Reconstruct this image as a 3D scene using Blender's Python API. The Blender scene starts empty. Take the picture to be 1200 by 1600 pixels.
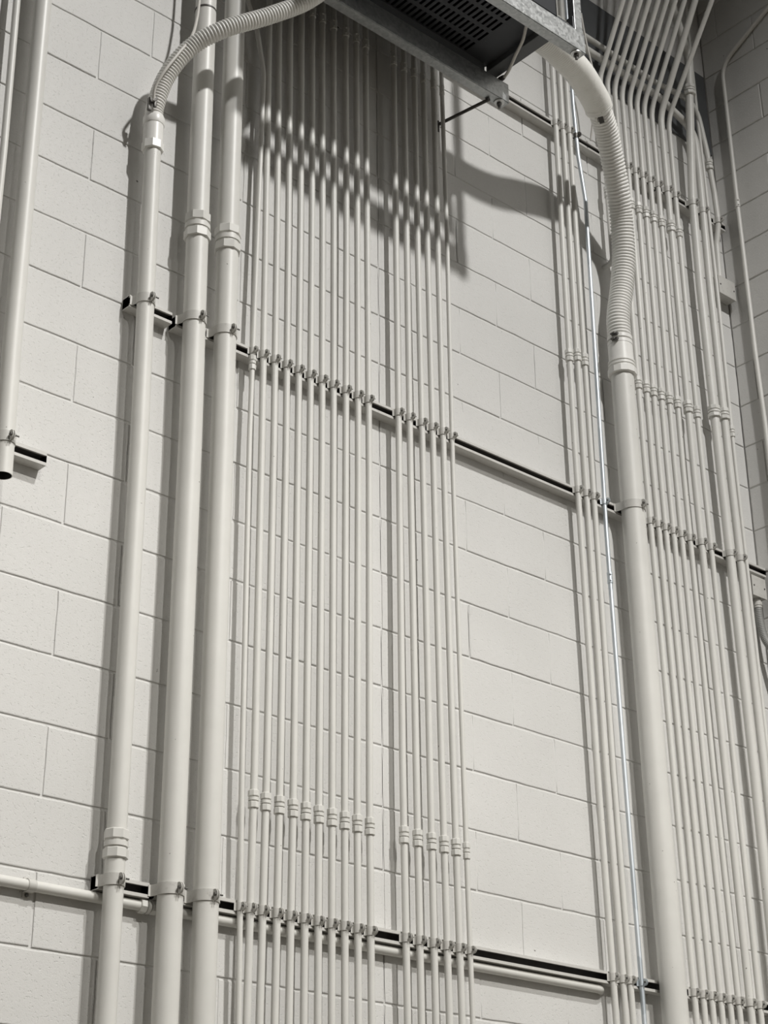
import bpy, bmesh, math, random
from mathutils import Vector, Matrix
random.seed(7)
S = bpy.context.scene
COL = S.collection
ZO = 2.75                      # height of the lower rail's reference course above the floor
PI = math.pi
ST = .0413                     # strut depth
H = .2032                      # block course

# ------------------------------------------------------------------ materials
def nodes(name):
    m = bpy.data.materials.new(name); m.use_nodes = True
    nt = m.node_tree; b = nt.nodes['Principled BSDF']
    return m, nt, b
def mixcol(nt, fac, a, b):
    n = nt.nodes.new('ShaderNodeMix'); n.data_type = 'RGBA'
    n.inputs[6].default_value = (*a, 1) if not hasattr(a, 'is_linked') else (0, 0, 0, 1)
    if hasattr(a, 'is_linked'): nt.links.new(a, n.inputs[6])
    if hasattr(b, 'is_linked'): nt.links.new(b, n.inputs[7])
    else: n.inputs[7].default_value = (*b, 1)
    nt.links.new(fac, n.inputs[0])
    return n.outputs[2]
def noise(nt, vec, scale, detail=3, rough=.5):
    n = nt.nodes.new('ShaderNodeTexNoise'); n.inputs['Scale'].default_value = scale
    n.inputs['Detail'].default_value = detail; n.inputs['Roughness'].default_value = rough
    nt.links.new(vec, n.inputs['Vector']); return n.outputs['Fac']
def ramp(nt, fac, p0, p1, v0=0., v1=1.):
    n = nt.nodes.new('ShaderNodeMapRange'); n.inputs[1].default_value = p0; n.inputs[2].default_value = p1
    n.inputs[3].default_value = v0; n.inputs[4].default_value = v1; n.clamp = True
    nt.links.new(fac, n.inputs[0]); return n.outputs[0]
def coords(nt):
    return nt.nodes.new('ShaderNodeTexCoord').outputs['Object']
def geo(nt):
    return nt.nodes.new('ShaderNodeNewGeometry').outputs['Position']
def bump(nt, b, height, strength, dist):
    n = nt.nodes.new('ShaderNodeBump'); n.inputs['Strength'].default_value = strength
    n.inputs['Distance'].default_value = dist
    nt.links.new(height, n.inputs['Height']); nt.links.new(n.outputs[0], b.inputs['Normal'])
def math_(nt, op, a, b):
    n = nt.nodes.new('ShaderNodeMath'); n.operation = op
    for i, v in enumerate((a, b)):
        if hasattr(v, 'is_linked'): nt.links.new(v, n.inputs[i])
        else: n.inputs[i].default_value = v
    return n.outputs[0]

def mat_block():
    m, nt, b = nodes('painted_block')
    p = geo(nt)
    big = ramp(nt, noise(nt, p, 2.2, 4), .35, .7)
    c = mixcol(nt, big, (.645, .640, .625), (.690, .684, .670))
    fine = ramp(nt, noise(nt, p, 60, 4, .7), .35, .75)
    c = mixcol(nt, math_(nt, 'MULTIPLY', fine, .35), c, (.60, .592, .572))
    # small chips through the paint
    chip = ramp(nt, noise(nt, p, 36, 2, .5), .765, .79)
    c = mixcol(nt, chip, c, (.16, .15, .14))
    nt.links.new(c, b.inputs['Base Color']); b.inputs['Roughness'].default_value = .62
    h1 = noise(nt, p, 230, 3, .65); h2 = ramp(nt, noise(nt, p, 120, 3, .6), .30, .42)
    hh = math_(nt, 'ADD', math_(nt, 'MULTIPLY', h1, .6), h2)
    bump(nt, b, hh, .6, .0015)
    return m
def mat_paint(name, col, rough=.42, var=.05, dirt=0.):
    m, nt, b = nodes(name)
    p = geo(nt)
    f = ramp(nt, noise(nt, p, 9, 4, .6), .3, .7)
    c = mixcol(nt, f, tuple(x * (1 - var) for x in col), tuple(min(1, x * (1 + var * .5)) for x in col))
    if dirt:
        d = ramp(nt, noise(nt, p, 55, 4, .65), .55, .75, 0, dirt)
        c = mixcol(nt, d, c, (.22, .20, .18))
    spk = ramp(nt, noise(nt, p, 70, 1, .5), .80, .83)
    c = mixcol(nt, spk, c, (.20, .19, .17))
    nt.links.new(c, b.inputs['Base Color']); b.inputs['Roughness'].default_value = rough
    bump(nt, b, noise(nt, p, 120, 2, .5), .12, .001)
    return m
def mat_metal(name, c0, c1, scale, rough=.38, metal=1.):
    m, nt, b = nodes(name)
    p = geo(nt)
    v = nt.nodes.new('ShaderNodeTexVoronoi'); v.inputs['Scale'].default_value = scale
    nt.links.new(p, v.inputs['Vector'])
    f = math_(nt, 'MULTIPLY', noise(nt, p, scale * .6, 4, .6), 1.0)
    sep = nt.nodes.new('ShaderNodeSeparateColor'); nt.links.new(v.outputs['Color'], sep.inputs[0])
    f = math_(nt, 'ADD', math_(nt, 'MULTIPLY', f, .6), math_(nt, 'MULTIPLY', sep.outputs[0], .4))
    c = mixcol(nt, ramp(nt, f, .25, .75), c0, c1)
    nt.links.new(c, b.inputs['Base Color']); b.inputs['Metallic'].default_value = metal
    nt.links.new(ramp(nt, f, .2, .8, rough - .08, rough + .12), b.inputs['Roughness'])
    return m

M_block = mat_block()
M_pipe = mat_paint('painted_conduit', (.700, .692, .660), .42, .04)
M_clamp = mat_paint('painted_clamp', (.60, .59, .56), .45, .08, .35)
M_strut = mat_paint('painted_strut', (.60, .59, .565), .42, .06, .2)
M_bolt = mat_metal('dull_zinc_bolt', (.10, .095, .09), (.25, .245, .235), 300, .5)
M_galv = mat_metal('galvanized_steel', (.36, .37, .37), (.52, .53, .53), 95, .45)
M_emt = mat_metal('bright_conduit_steel', (.62, .68, .73), (.74, .78, .82), 7, .5, .8)
M_zinc = mat_metal('bright_zinc', (.60, .61, .60), (.74, .74, .73), 80, .4, .7)
M_black = mat_paint('black_enclosure_paint', (.022, .024, .029), .5, .15)
M_panel = mat_paint('dark_grey_panel_paint', (.045, .048, .055), .55, .12)
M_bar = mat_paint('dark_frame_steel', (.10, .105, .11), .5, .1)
M_rod = mat_paint('dark_rod', (.07, .065, .06), .5, .1)
M_flex = mat_paint('white_flexible_plastic', (.84, .83, .80), .36, .04)
M_flex2 = mat_paint('cream_corrugated_plastic', (.88, .87, .83), .36, .03)
M_cable = mat_paint('pale_cable_jacket', (.62, .60, .56), .45, .05)
M_greyflex = mat_paint('grey_flexible_conduit', (.30, .30, .29), .5, .1)
M_floor = mat_paint('concrete_floor', (.10, .085, .06), .6, .12)
M_ceil = mat_paint('dark_ceiling_deck', (.10, .10, .105), .8, .1)
M_slot_shade = mat_paint('shade_toned_channel_inside', (.10, .095, .09), .7, .2)  # channel inside coloured dark to stand for the shade in the slot
M_bore_shade = mat_paint('shade_toned_pipe_bore', (.03, .03, .03), .7, .1)  # pipe bore coloured dark in place of the shade inside its open end

# ------------------------------------------------------------------ object helpers
def link(name, bm, mat, parent=None, smooth=None, kind=None):
    me = bpy.data.meshes.new(name)
    bmesh.ops.recalc_face_normals(bm, faces=bm.faces[:])
    bm.to_mesh(me); bm.free()
    me.materials.append(mat)
    if smooth:
        me.polygons.foreach_set('use_smooth', [True] * len(me.polygons))
        me.set_sharp_from_angle(angle=math.radians(smooth))
    o = bpy.data.objects.new(name, me); COL.objects.link(o)
    if parent:
        o.parent = parent
        o.matrix_parent_inverse = Matrix.Translation(-parent.location)
    if kind: o['kind'] = kind
    return o
def thing(name, label, cat, loc=(0, 0, 0), group=None):
    o = bpy.data.objects.new(name, None); COL.objects.link(o); o.location = loc
    o.empty_display_size = .05
    o['label'] = label; o['category'] = cat
    if group: o['group'] = group
    return o
def tag(o, label, cat, group=None):
    o['label'] = label; o['category'] = cat
    if group: o['group'] = group
    return o
V = lambda x, y, z: Vector((x, y, z + ZO))

def box(bm, x0, x1, y0, y1, z0, z1, bev=0.):
    r = bmesh.ops.create_cube(bm, size=1, matrix=Matrix.Translation(((x0 + x1) / 2, (y0 + y1) / 2, (z0 + z1) / 2 + ZO)) @ Matrix.Diagonal((x1 - x0, y1 - y0, z1 - z0, 1)))
    if bev:
        es = list({e for v in r['verts'] for e in v.link_edges})
        bmesh.ops.bevel(bm, geom=es, offset=bev, segments=2, profile=.5, affect='EDGES')
def fillet(pts, rad, n=8):
    out = [pts[0]]
    for i in range(1, len(pts) - 1):
        a, b, c = pts[i - 1], pts[i], pts[i + 1]
        u = (a - b); w = (c - b); lu, lw = u.length, w.length; u /= lu; w /= lw
        ang = u.angle(w)
        if PI - ang < .03: out.append(b); continue
        d = min(rad / math.tan(ang / 2), .45 * lu, .45 * lw)
        p0, p1 = b + u * d, b + w * d
        for k in range(n + 1):
            t = k / n
            out.append(p0 * (1 - t) ** 2 + b * 2 * t * (1 - t) + p1 * t * t)
    out.append(pts[-1]); return out
def catmull(pts, step):
    P = [pts[0] * 2 - pts[1]] + pts + [pts[-1] * 2 - pts[-2]]
    dense = []
    for i in range(1, len(P) - 2):
        for k in range(40):
            t = k / 40
            a, b, c, d = P[i - 1], P[i], P[i + 1], P[i + 2]
            dense.append(.5 * ((2 * b) + (c - a) * t + (2 * a - 5 * b + 4 * c - d) * t * t + (3 * b - a - 3 * c + d) * t ** 3))
    dense.append(pts[-1])
    out = [dense[0]]; acc = 0.
    for a, b in zip(dense, dense[1:]):
        L = (b - a).length
        while acc + L >= step and L > 1e-9:
            t = (step - acc) / L; a = a.lerp(b, t); out.append(a); L = (b - a).length; acc = 0.
        acc += L
    return out
def frames(pts):
    T = []
    for i in range(len(pts)):
        a = pts[max(0, i - 1)]; b = pts[min(len(pts) - 1, i + 1)]
        T.append((b - a).normalized())
    n = Vector((1, 0, 0)) if abs(T[0].x) < .9 else Vector((0, 1, 0))
    n = (n - T[0] * n.dot(T[0])).normalized()
    F = []
    for i, t in enumerate(T):
        n = (n - t * n.dot(t)).normalized(); F.append((t, n, t.cross(n)))
    return F
def sweep(bm, pts, rads, n=16, caps=True, closed=True):
    F = frames(pts); rings = []
    if not hasattr(rads, '__len__'): rads = [rads] * len(pts)
    for p, (t, u, w), r in zip(pts, F, rads):
        rings.append([bm.verts.new(p + (u * math.cos(2 * PI * k / n) + w * math.sin(2 * PI * k / n)) * r) for k in range(n)])
    for A, B in zip(rings, rings[1:]):
        for k in range(n):
            bm.faces.new((A[k], A[(k + 1) % n], B[(k + 1) % n], B[k]))
    if caps:
        bm.faces.new(rings[0][::-1]); bm.faces.new(rings[-1])
    return rings
def prism(bm, c, axis, prof, n, rot=0.):
    """lathe: prof = [(distance along axis, radius)], n sides"""
    t = Vector(axis).normalized()
    u = Vector((1, 0, 0)) if abs(t.x) < .9 else Vector((0, 0, 1))
    u = (u - t * u.dot(t)).normalized(); w = t.cross(u); rings = []
    for d, r in prof:
        rings.append([bm.verts.new(c + t * d + (u * math.cos(rot + 2 * PI * k / n) + w * math.sin(rot + 2 * PI * k / n)) * r) for k in range(n)])
    for A, B in zip(rings, rings[1:]):
        for k in range(n): bm.faces.new((A[k], A[(k + 1) % n], B[(k + 1) % n], B[k]))
    bm.faces.new(rings[0][::-1]); bm.faces.new(rings[-1])

ORD = ['first', 'second', 'third', 'fourth', 'fifth', 'sixth', 'seventh', 'eighth', 'ninth', 'tenth', 'eleventh', 'twelfth']

# ------------------------------------------------------------------ setting: block walls, floor, ceiling
XC = 3.392                      # inside corner
ZLO, ZHI = -14, 47              # course range (floor .. top)
CTRL = 1.239                    # control joint
def block_wall(name, spans_of_row, to3d, depth_flip=1):
    rng = random.Random(11)
    bm = bmesh.new()
    for r in range(ZLO, ZHI):
        z0 = r * H; z1 = z0 + H
        if r == ZLO: z0 = -ZO
        if z1 <= -ZO: continue
        for (a, b, faint) in spans_of_row(r):
            if b - a < .02: continue
            dz = rng.uniform(.0038, .0050)
            def edge(p, q, n):
                return [(p[0] + (q[0] - p[0]) * k / n, p[1] + (q[1] - p[1]) * k / n) for k in range(n)]
            nx = max(2, int((b - a) / .05)); nz = 4
            outer = edge((a, z0), (b, z0), nx) + edge((b, z0), (b, z1), nz) + edge((b, z1), (a, z1), nx) + edge((a, z1), (a, z0), nz)
            ix = .0042; fx = .0030 if faint else ix
            fa = .0012 if faint else 1
            base = rng.uniform(-.0007, .0007)
            vo, vi, vm, vs = [], [], [], []
            cx, cz = (a + b) / 2, (z0 + z1) / 2
            for (x, z) in outer:
                onv = abs(x - a) < 1e-6 or abs(x - b) < 1e-6
                onh = abs(z - z0) < 1e-6 or abs(z - z1) < 1e-6
                deep = .0040 if (onh or not faint) else .0013
                vo.append(bm.verts.new(to3d(x, z, deep)))
                j = rng.uniform(-.0011, .0011); j2 = rng.uniform(-.0011, .0011)
                x2 = x + (fx if x < cx else -fx) * (1 if onv else 0) + (j if onv else 0)
                z2 = z + (dz if z < cz else -dz) * (1 if onh else 0) + (j2 if onh else 0)
                vi.append(bm.verts.new(to3d(x2, z2, base + .0007)))
                sx = (x2 - x) * .86; sz = (z2 - z) * .86
                vs.append(bm.verts.new(to3d(x + sx, z + sz, deep * rng.uniform(.75, .95))))
                x3 = x2 + ((.0022 if x < cx else -.0022) if onv else 0); z3 = z2 + ((.0022 if z < cz else -.0022) if onh else 0)
                vm.append(bm.verts.new(to3d(x3, z3, base)))
            n = len(vo)
            for k in range(n):
                bm.faces.new((vo[k], vo[(k + 1) % n], vs[(k + 1) % n], vs[k]))
                bm.faces.new((vs[k], vs[(k + 1) % n], vi[(k + 1) % n], vi[k]))
                bm.faces.new((vi[k], vi[(k + 1) % n], vm[(k + 1) % n], vm[k]))
            bm.faces.new(vm)
    return bm
def spans_back(r):
    out = []
    rng = random.Random(r * 13 + 5)
    xs = [-3.2]
    x = -3.2512 + (H if r % 2 == 0 else 0)
    js = []
    while x < CTRL - .05:
        if x > -3.15: js.append((x, False))
        x += 2 * H
    js.append((CTRL, False))
    x = .0236 + (H if r % 2 == 0 else 0)
    while x < XC - .03:
        if x > CTRL + .05: js.append((x, rng.random() < .55))
        x += 2 * H
    js.append((XC, False))
    prev, pf = -3.2, False
    for x, f in js:
        out.append((prev, x, f or pf)); prev, pf = x, f
    return out
bm = block_wall('wall_back', spans_back, lambda x, z, d: Vector((x, d, z + ZO)))
# solid backing behind the block faces
box(bm, -3.2, XC + .2, .0059, .20, -ZO, ZHI * H)
link('wall_back', bm, M_block, kind='structure')
def spans_right(r):
    out = []; prev = 0.
    y = -.305 if r % 2 == 0 else -.102
    while y > -4.6:
        out.append((y, prev, False)); prev = y; y -= 2 * H
    out.append((-4.6, prev, False))
    return out
bm = block_wall('wall_right', spans_right, lambda y, z, d: Vector((XC + d, y, z + ZO)))
box(bm, XC + .0059, XC + .2, -8.5, 0.2, -ZO, ZHI * H)
link('wall_right', bm, M_block, kind='structure')
bm = bmesh.new(); box(bm, -6.5, XC + .2, -14.5, .2, -ZO - .1, -ZO)
link('floor', bm, M_floor, kind='structure')
bm = bmesh.new(); box(bm, -6.5, XC + .2, -14.5, .2, ZHI * H, ZHI * H + .12)
link('ceiling', bm, M_ceil, kind='structure')

# ------------------------------------------------------------------ strut channels on the wall
def c_profile(s=ST, t=.0026, lip=.0095, ret=.007):
    # outline in (u = away from wall, v = up), open side away from the wall
    h = s / 2
    return [(0, -h), (s, -h), (s, -h + lip), (s - ret, -h + lip), (s - ret, -h + lip - t), (s - t, -h + lip - t), (s - t, -h + t), (t, -h + t),
            (t, h - t), (s - t, h - t), (s - t, h - lip + t), (s - ret, h - lip + t), (s - ret, h - lip), (s, h - lip), (s, h), (0, h)]
def strut(name, x0, x1, ztop, label, group, mat=M_strut):
    bm = bmesh.new(); pr = c_profile()
    zc = ztop - ST / 2
    A = [bm.verts.new(V(x0, -u, zc + v)) for u, v in pr]; B = [bm.verts.new(V(x1, -u, zc + v)) for u, v in pr]
    n = len(pr)
    for k in range(n):
        f = bm.faces.new((A[k], A[(k + 1) % n], B[(k + 1) % n], B[k]))
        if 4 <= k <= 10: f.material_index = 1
    for R_ in (A, B[::-1]):
        f = bm.faces.new(R_)
        bmesh.ops.triangulate(bm, faces=[f])
    o = link(name, bm, mat); o.data.materials.append(M_slot_shade)
    return tag(o, label, 'strut channel', group)
ZM, ZL, ZT, ZS = 1.846, .012, 3.590, 1.200
GS = 'painted strut rails bolted to the block wall'
strut('strut_channel', .152, .315, ZM, 'short painted strut rail behind the leftmost wide conduit, middle height', GS)
strut('strut_channel', .330, 3.388, ZM - .003, 'long painted strut rail crossing the wall at middle height', GS)
strut('strut_channel', .170, .335, ZL, 'short painted strut rail under the coupling of the leftmost wide conduit, low', GS)
strut('strut_channel', .352, 3.388, ZL, 'long painted strut rail low on the wall above the horizontal conduit', GS)
strut('strut_channel', 1.60, 2.87, ZT, 'upper strut rail leading right from the galvanized trapeze, near the top', GS)
strut('strut_channel', 2.88, 3.37, ZT, 'upper strut rail behind the conduits beside the right corner', GS)
strut('strut_channel', -.75, -.095, ZS, 'short stub of strut rail with open end at the left photo edge', GS)

# ------------------------------------------------------------------ couplings and conduits
def nut_prof(d0, d1, r):
    c = (d1 - d0) * .08
    return [(d0, r * .93), (d0 + c, r), (d1 - c, r), (d1, r * .93)]
def coupling(root, p, r, kind, axis=(0, 0, 1), mat=None):
    mat = mat or M_pipe
    bm = bmesh.new()
    if kind == 'set':
        L = .024 if r < .02 else .036
        prism(bm, p, axis, [(-L, r * 1.05), (-L + .002, r * 1.22), (-L + .012, r * 1.22), (-L + .0125, r * 1.16), (L - .0125, r * 1.16), (L - .012, r * 1.22), (L - .002, r * 1.22), (L, r * 1.05)], 20)
        o = link('coupling', bm, mat, root, 35)
        for s in (-1, 1):
            bm = bmesh.new()
            prism(bm, p + Vector(axis) * s * L * .55 + Vector((-.5, -.85, 0)).normalized() * r * 1.12, (-.5, -.85, 0), [(0, .0032), (.004, .0032), (.0048, .0025)], 10)
            link('set_screw', bm, mat, o, 35)
        return
    if r < .025: L, k, n = .0270, 1.42, 8
    elif r < .03: L, k, n = .040, 1.24, 8
    else: L, k, n = .048, 1.19, 8
    c, g = L * .17, L * .30          # half height of the middle ring, start of the nuts
    prism(bm, p, axis, [(-L * .9, r * 1.01), (-L * .9, r * 1.06), (-c, r * 1.06), (-c, r * k * .97), (c, r * k * .97), (c, r * 1.06), (L * .9, r * 1.06), (L * .9, r * 1.01)], 24)
    o = link('coupling', bm, mat, root, 30)
    rot = random.uniform(0, 1)
    for s in (-1, 1):
        bm = bmesh.new()
        a, b_ = (g, L) if s > 0 else (-L, -g)
        prism(bm, p, axis, nut_prof(a, b_, r * k * 1.03), n, rot + (s > 0) * .4)
        link('compression_nut', bm, mat, o, 18)
def at_z(pts, z):
    for a, b in zip(pts, pts[1:]):
        lo, hi = min(a[2], b[2]), max(a[2], b[2])
        if lo <= z <= hi and hi > lo:
            t = (z - a[2]) / (b[2] - a[2]); return Vector((a[0] + t * (b[0] - a[0]), a[1] + t * (b[1] - a[1]), z + ZO))
    return Vector((pts[-1][0], pts[-1][1], z + ZO))
CON = {}
def conduit(key, pts, r, label, group=None, comp=(), sets=(), mat=None, rad=.16, cat='conduit', hollow=False):
    mat = mat or M_pipe
    root = thing('electrical_conduit', label, cat, (pts[0][0], pts[0][1], pts[0][2] + ZO), group)
    P = fillet([V(*p) for p in pts], rad)
    bm = bmesh.new(); n = 40 if r > .03 else 28 if r > .02 else 18
    if hollow:
        sweep(bm, P, r, n, caps=False); sweep(bm, P, r - .0022, n, caps=False)
        bm.verts.ensure_lookup_table()
        N = len(P)
        for off in (0, (N - 1) * n):
            for k in range(n):
                a, b = off + k, off + (k + 1) % n
                bm.faces.new((bm.verts[a], bm.verts[b], bm.verts[N * n + b], bm.verts[N * n + a]))
    else:
        sweep(bm, P, r, n)
    tb = link('tube', bm, mat, root, 40)
    if hollow:
        tb.data.materials.append(M_bore_shade); N = (len(P) - 1) * n
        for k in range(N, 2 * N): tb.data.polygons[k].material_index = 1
    for z in comp: coupling(root, at_z(pts, z), r, 'comp', mat=mat)
    for z in sets: coupling(root, at_z(pts, z), r, 'set', mat=mat)
    CON[key] = (pts, r)
    return root
BOT, TOP = -ZO, ZHI * H
def yc(r): return -(ST + r)

# wide conduits at the left
r2, r25 = .0279, .0365
conduit('P1', [(.200, yc(r2), BOT), (.200, yc(r2), 1.3), (.186, yc(r2), 2.42)], r2,
        'leftmost wide white conduit of three, topped by the ribbed flexible conduit', 'wide conduits at the left', comp=(.090,))
conduit('P2', [(.379, yc(r25), BOT), (.380, yc(r25), 1.4), (.371, yc(r25), 2.33), (.366, yc(r25), 3.2), (.366, yc(r25), TOP)], r25,
        'middle wide white conduit of three, its octagonal coupling higher than the next', 'wide conduits at the left', comp=(2.177,))
conduit('P3', [(.500, yc(r25), BOT), (.502, yc(r25), 1.4), (.495, yc(r25), 2.38), (.492, yc(r25), 3.2), (.492, yc(r25), TOP)], r25,
        'third wide white conduit, right of two others and beside the narrow left bank', 'wide conduits at the left', comp=(2.182,))
# far left pair
conduit('P0a', [(-.336, yc(.0117), BOT), (-.338, yc(.0117), 2.16), (-.346, yc(.0117), 2.74), (-.346, yc(.0117), TOP)], .0117,
        'narrow white conduit at the far left edge, leaning beside the cut wide pipe', None)
conduit('P0b', [(-.247, yc(r2), 1.066), (-.256, yc(r2), 1.5), (-.262, yc(r2), 2.75), (-.262, yc(r2), TOP)], r2,
        'wide white pipe at the left photo edge, cut off with an open lower end', None, hollow=True)
# left bank
rs, rt = .0115, .0087
def bank(key, data, r):
    return [(x, yc(r), z) for x, z in data]
GT = 'narrow conduits of the left bank'
Tx = [None, None, [.674, .680, .678, .672, .666], [.719, .726, .727, .721, .712], [.773, .777, .778, .771, .764], [.824, .829, .828, .825, .818],
      [.879, .878, .879, .877, .869], [.931, .929, .931, .926, .918], [.983, .981, .981, .978, .973], [1.034, 1.032, 1.035, 1.038, 1.033], [1.086, 1.083, 1.091, 1.090, 1.086], [1.138, 1.134, 1.140, 1.137, 1.134]]
zs = [-.30, .42, 1.52, 2.47, 3.2]
conduit('T1', [(.647, yc(rt), BOT), (.647, yc(rt), -.31), (.636, yc(rt), .40), (.630, yc(rt), 1.5), (.641, yc(rt), 2.36), (.650, yc(rt), 2.99), (.612, yc(rt), 3.17), (.560, yc(rt), 3.29), (.545, yc(rt), 3.6), (.545, yc(rt), TOP)], rt,
        'thinnest conduit of the left bank, coupled just under the middle rail', GT, comp=(1.780,), rad=.25)
for i in range(2, 12):
    xs = Tx[i]
    pts = [(xs[0], yc(rs), BOT)] + [(x, yc(rs), z) for x, z in zip(xs, zs)] + [(xs[-1], yc(rs), TOP)]
    lab = 'last narrow white conduit of the left bank, beside the bare wall joint' if i == 11 else f'narrow white conduit, {ORD[i-1]} from the left in the bank of eleven'
    conduit(f'T{i}', pts, rs, lab, GT, comp=(.313,), sets=(3.39,))
# middle bank
GU = 'narrow conduits of the middle bank'
Ux = [None, [1.282, 1.276, 1.279, 1.279], [1.339, 1.335, 1.332, 1.333], [1.399, 1.396, 1.392, 1.388], [1.457, 1.449, 1.444, 1.438], [1.511, 1.502, 1.495, 1.493]]
zu = [-.23, .55, 1.65, 2.72]
for i in range(1, 6):
    xs = Ux[i]
    pts = [(xs[0], yc(rs), BOT)] + [(x, yc(rs), z) for x, z in zip(xs, zu)] + [(xs[-1], yc(rs), TOP)]
    lab = 'first narrow white conduit right of the bare vertical wall joint' if i == 1 else f'narrow white conduit, {ORD[i-1]} from the left in the bank of six'
    conduit(f'U{i}', pts, rs, lab, GU, comp=(.312,), sets=(3.388,))
conduit('U6', [(1.562, yc(rt), BOT), (1.560, yc(rt), -.21), (1.551, yc(rt), .59), (1.542, yc(rt), 1.7), (1.546, yc(rt), 2.7), (1.541, yc(rt), 3.4), (1.541, yc(rt), TOP)], rt,
        'thinnest conduit at the right end of the bank of six, beside open wall', GU, comp=(.310,), sets=(3.388,))
# three conduits and the shiny one
GV = 'three narrow conduits left of the shiny one'
for i, xs in enumerate(([2.233, 2.217, 2.204, 2.206, 2.212], [2.283, 2.263, 2.253, 2.254, 2.256], [2.320, 2.302, 2.296, 2.295, 2.297])):
    zz = [-.13, .73, 2.02, 2.76, 3.67]
    pts = [(xs[0], yc(rs), BOT)] + [(x, yc(rs), z) for x, z in zip(xs, zz)] + [(xs[-1], yc(rs), TOP)]
    conduit(f'V{i+1}', pts, rs, ['narrow white conduit at the left of three beside the open wall', 'middle narrow white conduit of the three left of the shiny tube', 'narrow white conduit directly left of the shiny steel tube'][i], GV, comp=((2.42, 2.44, 2.434)[i],))
rg = .0089
conduit('G', [(2.382, yc(rg), BOT), (2.381, yc(rg), -.11), (2.369, yc(rg), .76), (2.360, yc(rg), 1.7), (2.368, yc(rg), 2.6), (2.374, yc(rg), 3.25), (2.346, yc(rg), 3.47), (2.336, yc(rg), 3.73), (2.336, yc(rg), TOP)], rg,
        'unpainted shiny steel conduit with a jog near the top', None, sets=(1.504,), mat=M_emt, rad=.3)
# big conduit
rb = .0465
conduit('B', [(2.503, yc(rb), BOT), (2.503, yc(rb), -.11), (2.491, yc(rb), .77), (2.483, yc(rb), 2.09), (2.482, yc(rb), 2.43)], rb,
        'widest white conduit, standing under the large ribbed flexible conduit', None)
# the two that pass behind the flexible conduit
GW = 'narrow conduits of the right bank'
def bend_top(x, r, run, rise, z=3.99):
    y = yc(r)
    return [(x, y, z), (x, y - run, z + rise), (x, y - run, TOP)]
conduit('A', [(2.522, .02, 3.0), (2.522, yc(rs), 3.0), (2.520, yc(rs), 3.3), (2.530, yc(rs), 3.7)] + bend_top(2.530, rs, .55, 1.10), rs,
        'narrow conduit left of the ribbed flexible one, bent over at the top', GW, comp=(3.36,), rad=.14)
conduit('A2', [(2.580, .02, 3.0), (2.580, yc(rs), 3.0), (2.578, yc(rs), 3.7)] + bend_top(2.578, rs, .55, 1.12), rs,
        'second bent conduit from the left at the top, hidden lower by ribbed flexible', GW, rad=.14)
Wx = [None, [2.660, 2.645, 2.624, 2.622, 2.626], [2.709, 2.695, 2.673, 2.676, 2.675], [2.757, 2.738, 2.718, 2.722, 2.728], [2.808, 2.785, 2.767, 2.771, 2.777], [2.860, 2.833, 2.817, 2.823, 2.827], [2.911, 2.887, 2.871, 2.876, 2.880],
      [2.974, 2.958, 2.939, 2.938, 2.941], [3.036, 3.023, 3.005, 2.997, 3.000]]
zw = [-.06, .85, 2.15, 3.0, 3.85]
r1 = .0148
for i in range(1, 9):
    xs = Wx[i]; r = r1 if i == 7 else rs
    pts = [(xs[0], yc(r), BOT)] + [(x, yc(r), z) for x, z in zip(xs, zw)]
    if i == 8: pts += bend_top(xs[-1], r, .70, 1.12, 4.0)
    else: pts += bend_top(xs[-1], r, .56, 1.10, 3.99)
    lab = {1: 'narrow conduit directly right of the widest conduit', 7: 'slightly thicker conduit between narrow ones in the right bank', 8: 'narrow conduit right of the thicker one, crossing over others at the top'}.get(i, f'narrow white conduit, {ORD[i-1]} to the right of the widest conduit')
    conduit(f'W{i}', pts, r, lab, GW, comp=(2.452, 3.370) if i >= 2 else (2.452,), rad=.22)
r9, r10 = .0195, .0172
GC = 'conduits by the right corner'
conduit('W9', [(3.152, yc(r9), BOT), (3.137, yc(r9), .9), (3.117, yc(r9), 2.23), (3.106, yc(r9), 3.12), (3.106, -.066, 3.6), (3.112, -.105, 4.17), (3.11, -.125, 4.36), (2.95, -.145, 4.75), (2.90, -.145, 5.2), (2.90, -.145, TOP)], r9,
        'thicker white conduit near the corner, coupling high up where it curves left', GC, comp=(2.490, 4.19), rad=.16)
conduit('W10', [(3.222, yc(r10), BOT), (3.208, yc(r10), .93), (3.187, yc(r10), 2.25), (3.181, yc(r10), 3.2), (3.190, yc(r10), 3.75), (3.185, yc(r10), 4.02), (2.95, -.045, 4.11), (2.05, -.045, 4.11)], r10,
        'thicker conduit right of the coupled one, turning level along the wall at the top', GC, comp=(2.505,), rad=.13)
conduit('W11', [(3.262, yc(rt), BOT), (3.255, yc(rt), .9), (3.242, yc(rt), 2.27), (3.244, yc(rt), 3.18), (3.240, yc(rt), 3.75), (3.236, -.047, 4.1), (3.236, -.047, TOP)], rt,
        'thin conduit tucked behind the thicker pair near the right corner', GC, comp=(2.446,))
conduit('W12', [(3.300, -.030, 3.262), (3.300, -.034, 3.45), (3.302, yc(.0135), 3.56), (3.296, yc(.0135), 3.72), (3.270, yc(.0135), 3.95), (3.225, -.05, 4.22), (2.95, -.045, 4.185), (2.05, -.045, 4.185)], .0135,
        'conduit by the corner running down into the upper junction box', GC, comp=(3.875,), rad=.12)
conduit('R', [(XC - .0135, -.135, BOT), (XC - .0135, -.130, 2.5), (XC - .0135, -.122, 2.87), (XC - .0135, -.118, 3.67), (XC - .0135, -.118, 4.48), (XC - .0135, -.95, 4.93)], .0105,
        'narrow conduit on the right wall, bending away near the ceiling', None, sets=(3.67,), rad=.14)
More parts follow.
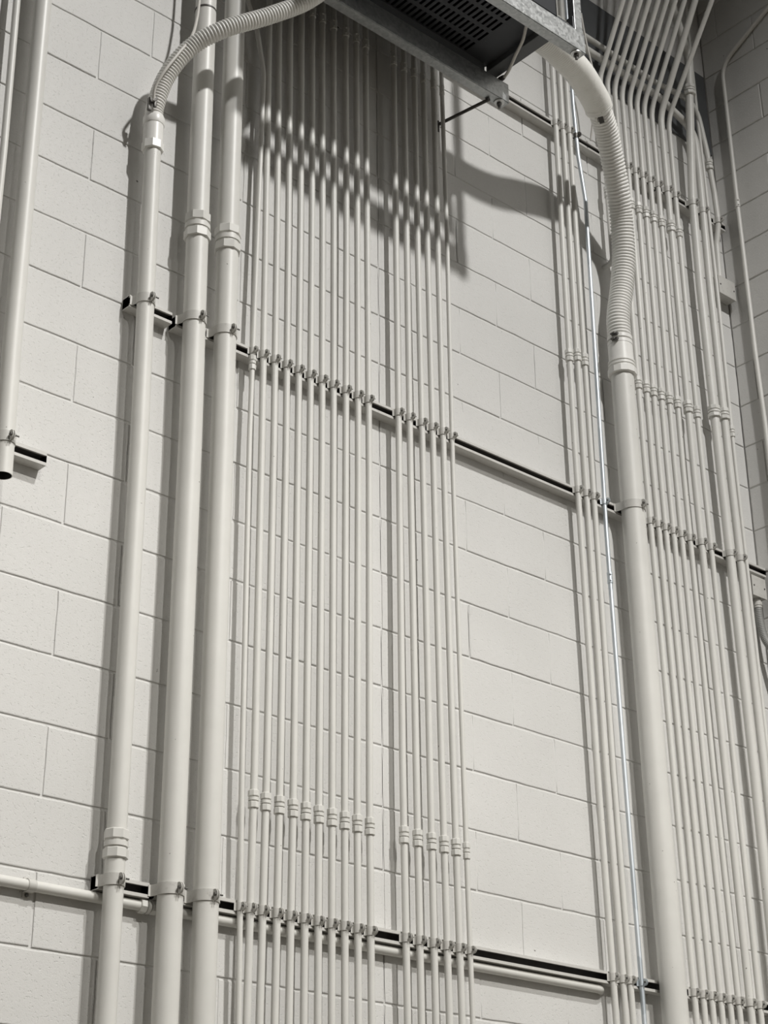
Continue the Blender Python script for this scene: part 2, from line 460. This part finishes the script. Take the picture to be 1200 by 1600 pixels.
# horizontal conduit
rh = .0148
root = conduit('H', [(-1.2, -.018, -.048), (.6, -.018, -.047), (2.205, -.018, -.047), (2.24, .03, -.047)], rh,
               'horizontal conduit running along the wall just under the lowest rail', None, rad=.04)
coupling(root, V(.345, -.018, -.047), rh, 'comp', axis=(1, 0, 0))

# ------------------------------------------------------------------ pipe clamps
def ribbon(bm, pts, t, z0, z1):
    n = len(pts); L, R_ = [], []
    for i, p in enumerate(pts):
        a = pts[max(0, i - 1)]; b = pts[min(n - 1, i + 1)]
        d = Vector((b[0] - a[0], b[1] - a[1])).normalized(); nn = Vector((-d.y, d.x)) * t / 2
        L.append((p[0] + nn.x, p[1] + nn.y)); R_.append((p[0] - nn.x, p[1] - nn.y))
    rows = []
    for i in range(n):
        rows.append([bm.verts.new(V(L[i][0], L[i][1], z0)), bm.verts.new(V(L[i][0], L[i][1], z1)), bm.verts.new(V(R_[i][0], R_[i][1], z1)), bm.verts.new(V(R_[i][0], R_[i][1], z0))])
    for a, b in zip(rows, rows[1:]):
        for k in range(4): bm.faces.new((a[k], a[(k + 1) % 4], b[(k + 1) % 4], b[k]))
    bm.faces.new(rows[0][::-1]); bm.faces.new(rows[-1])
def ear(bm, x, t, ybase, e, z, hw):
    """rounded ear plate in the YZ plane"""
    out = [(ybase, -hw)]
    for k in range(9):
        a = -PI / 2 + PI * k / 8
        out.append((ybase - (e - hw * .9) - math.cos(a) * hw * .9, math.sin(a) * hw))
    out.append((ybase, hw))
    A = [bm.verts.new(V(x - t / 2, y, z + zz)) for y, zz in out]; B = [bm.verts.new(V(x + t / 2, y, z + zz)) for y, zz in out]
    n = len(out)
    for k in range(n): bm.faces.new((A[k], A[(k + 1) % n], B[(k + 1) % n], B[k]))
    bm.faces.new(A[::-1]); bm.faces.new(B)
def clamp(key, zc, label, group, mat=None, w=None, tilt=0.):
    mat = mat or M_clamp
    pts, r = CON[key]
    p = at_z(pts, zc); x, y = p.x, p.y
    big = r > .025
    w = w or (.032 if big else .0265 if r > .0105 else .023)
    t = .0026 if big else .002
    rr = r + t / 2 + .0003; gap = .0030
    e = .021 if big else .0175
    root = thing('pipe_clamp', label, 'pipe clamp', (x, -ST, zc + ZO), group)
    foot = .011 if big else .006
    halves = []
    for s in (-1, 1):
        bm = bmesh.new()
        a0 = math.radians(18)            # start a little behind the axis
        arc = []
        a1 = PI / 2 - math.asin((gap / 2 + t / 2) / rr)
        for k in range(13):
            a = -a0 + (a1 + a0) * k / 12
            arc.append((x + s * rr * math.cos(a), y - rr * math.sin(a)))
        base = [(x + s * (rr + foot), -ST - t / 2), (x + s * (rr + foot * .35), -ST - t * .6 - .001)]
        if arc[0][1] > -ST - t: arc = [q for q in arc if q[1] < -ST - t - .001]
        ribbon(bm, base + arc, t, zc - w / 2, zc + w / 2)
        ear(bm, x + s * (gap / 2 + t / 2), t, y - rr * math.cos(math.asin((gap / 2 + t / 2) / rr)) + t, e + t, zc, w / 2)
        halves.append(link('strap', bm, mat, root, 30))
    yb = y - rr - e * .52
    bm = bmesh.new()
    hb = .0052 if big else .0033
    prism(bm, V(x - gap / 2 - t, yb, zc), (-1, 0, 0), [(0, hb), (hb * .7, hb), (hb * .95, hb * .75)], 14)
    prism(bm, V(x + gap / 2 + t, yb, zc), (1, 0, 0), [(0, hb * .5), (.017 if big else .009, hb * .5)], 10)
    b_ = link('bolt', bm, M_bolt, root, 35)
    bm = bmesh.new()
    prism(bm, V(x + gap / 2 + t, yb, zc), (1, 0, 0), [(0, hb * 1.15), (hb * .8, hb * 1.15)], 6)
    link('nut', bm, M_bolt, root, 25)
    return root
zm, zl, zt = ZM - ST / 2, ZL - ST / 2, ZT - ST / 2
for rail, z, G_ in (('middle', zm, 'pipe clamps on the middle rail'), ('lowest', zl, 'pipe clamps on the lowest rail')):
    for i in (1, 2, 3):
        clamp(f'P{i}', z, f'wide painted clamp on the {ORD[i-1]} wide left conduit at the {rail} rail', G_)
    for i in range(1, 12):
        clamp(f'T{i}', z, f'small clamp on conduit {ORD[i-1]} from left of the left bank, {rail} rail', G_)
    for i in range(1, 7):
        clamp(f'U{i}', z, f'small clamp on conduit {ORD[i-1]} from left of the bank of six, {rail} rail', G_)
    for i in range(1, 4):
        clamp(f'V{i}', z, f'small clamp on {ORD[i-1]} of three conduits left of the shiny tube, {rail} rail', G_)
    clamp('G', z, f'bright metal clamp on the shiny steel tube at the {rail} rail', G_, M_emt)
    if rail == 'middle':
        clamp('B', z, 'large painted clamp round the widest conduit at the middle rail', G_, w=.034)
    for i in range(1, 9):
        clamp(f'W{i}', z, f'small clamp on conduit {ORD[i-1]} right of the widest conduit, {rail} rail', G_)
    clamp('W9', z, f'clamp on the left of the thicker corner conduits at the {rail} rail', G_)
    clamp('W10', z, f'clamp on the right of the thicker corner conduits at the {rail} rail', G_)
G_ = 'pipe clamps on the upper rail'
for i in range(1, 4):
    clamp(f'V{i}', zt, f'small clamp on {ORD[i-1]} of three conduits left of the shiny tube, upper rail', G_)
clamp('G', zt, 'dark clamp on the shiny steel tube at the upper rail', G_, M_bolt)
clamp('A', zt, 'small clamp at upper rail, at the left edge of the ribbed flexible conduit', G_)
for i in range(1, 9):
    clamp(f'W{i}', zt, f'small clamp on conduit {ORD[i-1]} right of the widest conduit, upper rail', G_)
clamp('W9', zt, 'clamp on the left of the thicker corner conduits at the upper rail', G_)
clamp('W10', zt, 'clamp on the right of the thicker corner conduits at the upper rail', G_)
clamp('W12', zt, 'clamp above the upper junction box beside the right corner', G_)
clamp('P0b', ZS - ST / 2, 'painted clamp on the cut wide pipe at the left photo edge', None)
clamp('P0a', ZS - ST / 2, 'small clamp on the far left narrow conduit at the stub rail', None)

# one-hole strap on the horizontal conduit
root = thing('pipe_strap', 'small one-hole strap holding the horizontal conduit to the wall at far left', 'pipe strap', (-.025, 0, -.047 + ZO))
bm = bmesh.new()
arc = [(-.047 - .030, -.0012), (-.047 - .0165, -.0016)]
for k in range(11):
    a = PI * k / 10
    arc.append((-.047 - .0160 * math.cos(a), -.018 - .0160 * math.sin(a)))
arc += [(-.047 + .0165, -.0016), (-.047 + .024, -.0012)]
rows = []
for i, (z, y) in enumerate(arc):
    a = arc[max(0, i - 1)]; b = arc[min(len(arc) - 1, i + 1)]
    d = Vector((b[0] - a[0], b[1] - a[1])).normalized(); nz, ny = d.y * .001, -d.x * .001
    rows.append([bm.verts.new(V(-.037, y - ny, z - nz)), bm.verts.new(V(-.013, y - ny, z - nz)), bm.verts.new(V(-.013, y + ny, z + nz)), bm.verts.new(V(-.037, y + ny, z + nz))])
for a, b in zip(rows, rows[1:]):
    for k in range(4): bm.faces.new((a[k], a[(k + 1) % 4], b[(k + 1) % 4], b[k]))
bm.faces.new(rows[0][::-1]); bm.faces.new(rows[-1])
link('strap', bm, M_clamp, root, 30)
bm = bmesh.new(); prism(bm, V(-.025, -.002, -.047 - .023), (0, -1, 0), [(0, .0055), (.004, .0055), (.005, .004)], 12)
link('screw', bm, M_bolt, root, 35)

# ------------------------------------------------------------------ flexible conduits
def ribbed(bm, path, r, pitch, depth, n=28):
    step = pitch / 6
    P = catmull(path, step)
    rad = []
    for i in range(len(P)):
        ph = (i * step / pitch) % 1.
        rad.append(r - depth * (.5 + .5 * math.cos(2 * PI * ph)) ** 1.6)
    sweep(bm, P, rad, n)
    return P
# left
FL = [V(.184, -.069, 2.51), V(.183, -.075, 2.58), V(.203, -.105, 2.70), V(.250, -.168, 2.805), V(.325, -.245, 2.875), V(.462, -.320, 2.965), V(.585, -.380, 3.065), V(.66, -.43, 3.18), V(.70, -.46, 3.356)]
root = thing('flexible_conduit', 'thinner white ribbed flexible conduit arching right from the leftmost wide conduit', 'flexible conduit', (.184, -.069, 2.42 + ZO), 'ribbed flexible conduits')
bm = bmesh.new(); ribbed(bm, FL, .0305, .0112, .0042)
link('ribbed_tube', bm, M_flex, root, 60)
bm = bmesh.new()
c = V(.1855, -.0692, 2.42)
prism(bm, c, (-.012, 0, 1), [(-.002, .030), (-.002, .0335), (.100, .0335), (.100, .0300), (.125, .0285)], 32)
co = link('connector', bm, M_flex, root, 35)
bm = bmesh.new(); prism(bm, c, (-.012, 0, 1), nut_prof(-.022, .012, .0365), 8, .2); link('compression_nut', bm, M_flex, co, 25)
bm = bmesh.new(); prism(bm, c, (-.012, 0, 1), [(.080, .0345), (.084, .0362), (.108, .0362), (.118, .0325)], 32); link('clamp_ring', bm, M_flex, co, 30)
bm = bmesh.new()
box(bm, .136, .150, -.108, -.096, 2.525, 2.575, .002); box(bm, .155, .166, -.112, -.102, 2.545, 2.585, .002)
prism(bm, V(.150, -.115, 2.560), (-.4, -.9, 0), [(-.012, .005), (.006, .005), (.006, .0075), (.011, .0075)], 8)
link('ground_lug', bm, M_bolt, co, 30)
# right
FR = [V(2.483, -.0885, 2.60), V(2.485, -.089, 2.70), V(2.511, -.100, 2.86), V(2.514, -.118, 3.00), V(2.479, -.150, 3.141), V(2.416, -.195, 3.234), V(2.333, -.245, 3.329), V(2.236, -.300, 3.412),
      V(2.110, -.360, 3.458), V(1.966, -.415, 3.467), V(1.845, -.450, 3.459), V(1.720, -.470, 3.460), V(1.565, -.470, 3.465)]
root = thing('flexible_conduit', 'large white ribbed flexible conduit curving down onto the widest conduit', 'flexible conduit', (2.483, -.0885, 2.45 + ZO), 'ribbed flexible conduits')
bm = bmesh.new(); ribbed(bm, FR[:10], .0495, .0150, .0046, 36)
link('ribbed_tube', bm, M_flex, root, 60)
bm = bmesh.new()
step = .0016
P = catmull([V(2.158, -.338, 3.443)] + FR[8:], step)
sweep(bm, P, [.0580 - (.0014 if (i % 6) < 2 else 0) for i in range(len(P))], 40)
link('smooth_sleeve', bm, M_flex2, root, 50)['label'] = 'wider cream sleeve with fine corrugation'
bm = bmesh.new()
cb = V(2.483, -.0880, 2.50)
prism(bm, cb, (0, 0, 1), [(-.06, .0480), (-.06, .0515), (.055, .0505), (.055, .0475)], 40)
co = link('connector', bm, M_flex, root, 35)
bm = bmesh.new(); prism(bm, cb, (0, 0, 1), nut_prof(-.085, -.052, .0585), 12, .1); link('compression_nut', bm, M_flex, co, 20)
for dz in (-.040, -.024):
    bm = bmesh.new(); prism(bm, cb, (0, 0, 1), [(dz - .005, .0505), (dz - .004, .0548), (dz + .004, .0548), (dz + .006, .0505)], 40); link('ring', bm, M_flex, co, 35)
for dz in (.064, .088):
    bm = bmesh.new(); prism(bm, cb, (0, 0, 1), [(dz - .008, .0475), (dz - .008, .0515), (dz + .008, .0515), (dz + .008, .0475)], 40)
    bb = link('hose_band', bm, M_flex, co, 35)
    bm = bmesh.new(); prism(bm, cb + Vector((-.050, -.020, dz)), (0, -1, 0), [(-.016, .0065), (.012, .0065)], 10)
    prism(bm, cb + Vector((-.063, -.014, dz)), (0, -1, 0), [(-.008, .0045), (.010, .0045)], 8)
    link('band_screw', bm, M_bolt, bb, 35)
q = P[0]; ax_ = (P[0] - P[12]).normalized(); vw = Vector((-.66, -.50, -.56))
vw = (vw - ax_ * vw.dot(ax_)).normalized(); sd = ax_.cross(vw)
for nm, dx, wd, hh, m_ in (('clip', .004, .020, .012, M_rod), ('clip_tab', .022, .007, .016, M_flex2)):
    bm = bmesh.new()
    c_ = q + ax_ * .016 + (vw * math.cos(dx / .05) + sd * math.sin(dx / .05)) * .0535
    mt = Matrix((( sd.x, ax_.x, vw.x, c_.x), (sd.y, ax_.y, vw.y, c_.y), (sd.z, ax_.z, vw.z, c_.z), (0, 0, 0, 1)))
    bmesh.ops.create_cube(bm, size=1, matrix=mt @ Matrix.Diagonal((wd, .030, hh, 1)))
    link(nm, bm, m_, root)

# pale cable beside the left flexible conduit
GP = [V(.146, -.118, 2.555), V(.140, -.135, 2.602), V(.157, -.160, 2.662), V(.199, -.175, 2.750), V(.248, -.170, 2.846), V(.283, -.145, 2.955), V(.301, -.130, 3.067), V(.308, -.126, 3.25), V(.308, -.126, 3.9), V(.308, -.126, 6.2)]
root = thing('ground_cable', 'thin pale cable following the left flexible conduit up past the wide pipes', 'cable', tuple(GP[0]))
bm = bmesh.new(); sweep(bm, catmull(GP, .012), .0052, 12); link('jacket', bm, M_cable, root, 50)
bm = bmesh.new()
prism(bm, V(.366, yc(r25), 3.085), (0, 0, 1), [(-.003, r25 + .0002), (-.003, r25 + .0016), (.003, r25 + .0016), (.003, r25 + .0002)], 40)
link('cable_tie', bm, M_rod, root, 40)['label'] = 'dark tie round the middle wide conduit'

# ------------------------------------------------------------------ perforated enclosure on trapeze struts
ZB = 3.220; SH = .090
PX0, PX1, PY0, PY1, PZ = .56, 1.548, -.668, -.285, ZB + SH + .050
root = thing('perforated_enclosure', 'black overhead enclosure with slotted underside resting on two galvanized struts', 'enclosure', ((PX0 + PX1) / 2, (PY0 + PY1) / 2, PZ + ZO))
bm = bmesh.new()
sx, sy, px, py = .0125, .056, .0252, .0735
nx, ny = 34, 5
gx0, gy1 = .580, -.305
xs = [PX0]; ys = [PY0]
for i in range(nx): xs += [gx0 + i * px, gx0 + i * px + sx]
xs.append(PX1)
for j in range(ny): ys += [gy1 - (ny - 1 - j) * py - sy, gy1 - (ny - 1 - j) * py]
ys.append(PY1)
ys = sorted(ys)
for z in (PZ, PZ + .0025):
    vv = [[bm.verts.new(V(x, y, z)) for y in ys] for x in xs]
    for i in range(len(xs) - 1):
        for j in range(len(ys) - 1):
            if i % 2 == 1 and j % 2 == 1: continue
            bm.faces.new((vv[i][j], vv[i + 1][j], vv[i + 1][j + 1], vv[i][j + 1]))
link('slotted_panel', bm, M_panel, root)
bm = bmesh.new()
ZE = 3.98
def shell(bm, x0, x1, y0, y1, z0, z1): box(bm, x0, x1, y0, y1, z0, z1)
shell(bm, PX0, PX1, PY0, PY0 + .004, PZ + .003, ZE); shell(bm, PX0, PX1, PY1 - .004, PY1, PZ + .003, ZE)
shell(bm, PX0, PX0 + .004, PY0, PY1, PZ + .003, ZE); shell(bm, PX1 - .004, PX1, PY0, PY1, PZ + .003, ZE)
shell(bm, PX0, PX1, PY0, PY1, ZE, ZE + .004)
link('housing', bm, M_black, root)
bm = bmesh.new()
box(bm, 1.549, 1.604, -.666, -.290, PZ - .026, PZ + .010, .002)
link('end_bar', bm, M_bar, root)

bm = bmesh.new()
box(bm, PX0, 1.530, -.300, -.2855, ZB + SH + .0005, PZ - .0005)
link('base_rail', bm, M_bar, root)

def trapeze(yf, x0, x1, label, screw_dx):
    root = thing('trapeze_strut', label, 'strut channel', ((x0 + x1) / 2, yf + ST / 2, ZB + ZO), 'galvanized trapeze struts under the enclosure')
    # deep channel open at the ends: closed bottom and front, hollow inside
    bm = bmesh.new()
    t = .0028
    prof = [(0, 0), (ST, 0), (ST, SH), (ST - .010, SH), (ST - .010, SH - t), (ST - t, SH - t), (ST - t, t), (t, t), (t, SH - t), (.010, SH - t), (.010, SH), (0, SH)]
    A = [bm.verts.new(V(x0, yf + u, ZB + v)) for u, v in prof]; B = [bm.verts.new(V(x1, yf + u, ZB + v)) for u, v in prof]
    n = len(prof)
    for k in range(n): bm.faces.new((A[k], A[(k + 1) % n], B[(k + 1) % n], B[k]))
    for R_ in (A, B):
        f = bm.faces.new(R_); bmesh.ops.triangulate(bm, faces=[f])
    es = [e for e in bm.edges if (e.verts[0].co - e.verts[1].co).length > .5 and all(abs(v.co.y - yf) < 1e-5 and abs(v.co.z - ZB - ZO) < 1e-5 for v in e.verts)]
    bmesh.ops.bevel(bm, geom=es, offset=.003, segments=2, affect='EDGES')
    link('channel', bm, M_galv, root, 30)
    xb = x1 - screw_dx
    bm = bmesh.new(); prism(bm, V(xb, yf + ST / 2, ZB - .0004), (0, 0, -1), [(0, .021), (.004, .021), (.0046, .019)], 28)
    link('washer', bm, M_zinc, root, 30)
    bm = bmesh.new(); prism(bm, V(xb, yf + ST / 2, ZB - .005), (0, 0, -1), [(0, .0105), (.010, .0105), (.0105, .0055), (.024, .0055)], 6)
    link('hex_nut', bm, M_bolt, root, 25)
    return root
trapeze(-.313, .715, 1.646, 'galvanized strut nearest the wall under the overhead enclosure', .035)
trapeze(-.703, .56, 1.656, 'galvanized strut farther from the wall under the overhead enclosure', .030)
# upright post at the end of the farther strut
root = thing('support_post', 'grey upright strut post standing on the end of the farther trapeze strut', 'post', (1.626, -.687, ZB + SH + ZO))
bm = bmesh.new(); box(bm, 1.607, 1.650, -.702, -.671, ZB + SH + .001, TOP, .002)
link('post', bm, M_galv, root)
bm = bmesh.new(); box(bm, 1.550, 1.603, -.702, -.671, ZB + SH + .001, ZB + SH + .007, .001); box(bm, 1.596, 1.603, -.702, -.671, ZB + SH + .007, ZB + SH + .060, .001)
br = link('angle_bracket', bm, M_bar, root)
bm = bmesh.new(); prism(bm, V(1.573, -.687, ZB + SH + .007), (0, 0, 1), [(0, .011), (.010, .011)], 6); link('bolt', bm, M_bolt, br, 25)
# brace to wall
root = thing('wall_brace', 'dark round brace rod from the wall to the nearer trapeze strut', 'brace', (1.578, -.01, 3.262 + ZO))
bm = bmesh.new(); sweep(bm, [V(1.563, -.002, 3.258), V(1.563, -.285, 3.212)], .0068, 14); link('rod', bm, M_rod, root, 40)
bm = bmesh.new(); box(bm, 1.559, 1.567, -.005, -.0008, 3.222, 3.276, .001); link('wall_plate', bm, M_rod, root)
# pale drop cable at the enclosure's end
root = thing('drop_cable', 'pale cable hanging under the enclosure down to the nearer strut end', 'cable', (1.70, -.25, 3.36 + ZO))
bm = bmesh.new(); sweep(bm, catmull([V(1.480, -.575, 3.345), V(1.520, -.515, 3.330), V(1.552, -.445, 3.320), V(1.592, -.370, 3.317), V(1.610, -.325, 3.317)], .008), .0062, 12); link('jacket', bm, M_cable, root, 50)
bm = bmesh.new(); prism(bm, V(1.611, -.325, 3.3225), (0, 1, 0), [(0, .009), (.012, .011), (.026, .011), (.030, .008)], 12); link('strain_relief', bm, M_rod, root, 35)
root = thing('hanging_wire', 'thin pale wire rising beside the upright post above the large flexible conduit', 'wire', (2.418, -.066, 3.575 + ZO))
bm = bmesh.new(); sweep(bm, catmull([V(2.418, -.066, 3.575), V(2.408, -.105, 3.72), V(2.395, -.130, 3.861), V(2.361, -.130, 4.032), V(2.338, -.130, 4.191), V(2.30, -.130, 4.6), V(2.30, -.130, TOP)], .03), .0045, 10); link('jacket', bm, M_cable, root, 50)

# dark panel behind the bent conduits, carried lower to darken the shaded wall behind the level runs
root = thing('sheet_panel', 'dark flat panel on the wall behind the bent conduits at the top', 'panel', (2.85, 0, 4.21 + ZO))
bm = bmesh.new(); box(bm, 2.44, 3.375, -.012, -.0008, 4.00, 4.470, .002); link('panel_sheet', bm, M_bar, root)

# ------------------------------------------------------------------ junction boxes at the corner
def jbox(x0, x1, yf, z0, z1, label):
    root = thing('junction_box', label, 'junction box', ((x0 + x1) / 2, 0, z0 + ZO), 'junction boxes at the right corner')
    bm = bmesh.new(); box(bm, x0 + .002, x1 - .002, yf + .0025, -.0002, z0 + .002, z1 - .002, .002); link('box_body', bm, M_clamp, root)
    bm = bmesh.new(); box(bm, x0, x1, yf, yf + .0022, z0, z1, .0009); cv = link('cover_plate', bm, M_clamp, root)
    for sx_ in (-1, 1):
        bm = bmesh.new(); prism(bm, V((x0 + x1) / 2 + sx_ * ((x1 - x0) / 2 - .012), yf, (z0 + z1) / 2 - .0), (0, -1, 0), [(0, .004), (.002, .0035)], 10); link('cover_screw', bm, M_bolt, cv, 35)
    return root
jbox(3.258, 3.378, -.054, 3.165, 3.262, 'upper painted junction box on the wall beside the right corner')
rt_ = jbox(3.272, 3.366, -.050, 1.690, 1.782, 'lower painted junction box under the middle rail at the corner')
root = thing('flexible_conduit', 'short grey flexible conduit hanging below the lower junction box at the corner', 'flexible conduit', (3.330, -.026, 1.69 + ZO))
bm = bmesh.new(); ribbed(bm, [V(3.328, -.026, 1.66), V(3.328, -.030, 1.58), V(3.331, -.045, 1.50), V(3.340, -.090, 1.435), V(3.350, -.17, 1.405), V(3.350, -.28, 1.42)], .0165, .008, .0016, 20); link('ribbed_tube', bm, M_greyflex, root, 60)
bm = bmesh.new(); prism(bm, V(3.328, -.026, 1.69), (0, 0, -1), [(-.001, .0150), (.014, .0150), (.015, .0195), (.030, .0195), (.031, .0175), (.040, .0175)], 20); link('connector', bm, M_clamp, root, 30)
# rounded cover on the right wall, cut by the photo edge
root = thing('conduit_body', 'rounded grey fitting on the right wall beside the lower junction box', 'conduit fitting', (3.36, -.19, 1.45 + ZO))
bm = bmesh.new(); box(bm, 3.345, XC - .0008, -.32, -.150, 1.50, 1.83, .02); link('fitting_body', bm, M_clamp, root, 40)

# ------------------------------------------------------------------ light
def spot(name, loc, target, power, size, blend, radius, col):
    l = bpy.data.lights.new(name, 'SPOT'); l.energy = power; l.spot_size = math.radians(size); l.spot_blend = blend; l.shadow_soft_size = radius; l.color = col
    o = bpy.data.objects.new(name, l); COL.objects.link(o); o.location = V(*loc)
    d = V(*target) - V(*loc); o.rotation_euler = d.to_track_quat('-Z', 'Y').to_euler()
    return o
WARM = (1, .97, .91)
spot('high_bay_lamp', (1.3, -6.0, 8.0), (1.3, -6.0, 0), 2250, 128, .45, .15, (1, .985, .955))
spot('high_bay_lamp', (-2.2, -10.0, 8.0), (-2.2, -10.0, 0), 1600, 126, .25, .15, WARM)
spot('high_bay_lamp', (1.3, -10.0, 8.0), (1.3, -10.0, 0), 2050, 124, .25, .15, WARM)
W = bpy.data.worlds.new('World'); S.world = W; W.use_nodes = True
bg = W.node_tree.nodes['Background']; bg.inputs[0].default_value = (.95, .98, 1, 1); bg.inputs[1].default_value = .016

# ------------------------------------------------------------------ camera
cam = bpy.data.cameras.new('Camera'); co = bpy.data.objects.new('Camera', cam); COL.objects.link(co)
cam.sensor_width = 36; cam.sensor_fit = 'AUTO'; cam.lens = 2782.47667 * 36 / 1600
R_ = Matrix.Rotation(-.73441, 4, 'Z') @ Matrix.Rotation(2.02039, 4, 'X') @ Matrix.Rotation(-.00958, 4, 'Z')
co.matrix_world = Matrix.Translation(V(-2.43233, -4.08311, -1.20326)) @ R_
cam.clip_start = .05
S.camera = co
S.view_settings.view_transform = 'Standard'; S.view_settings.look = 'None'; S.view_settings.gamma = 1
S.view_settings.use_curve_mapping = False
S.view_settings.exposure = 0.0
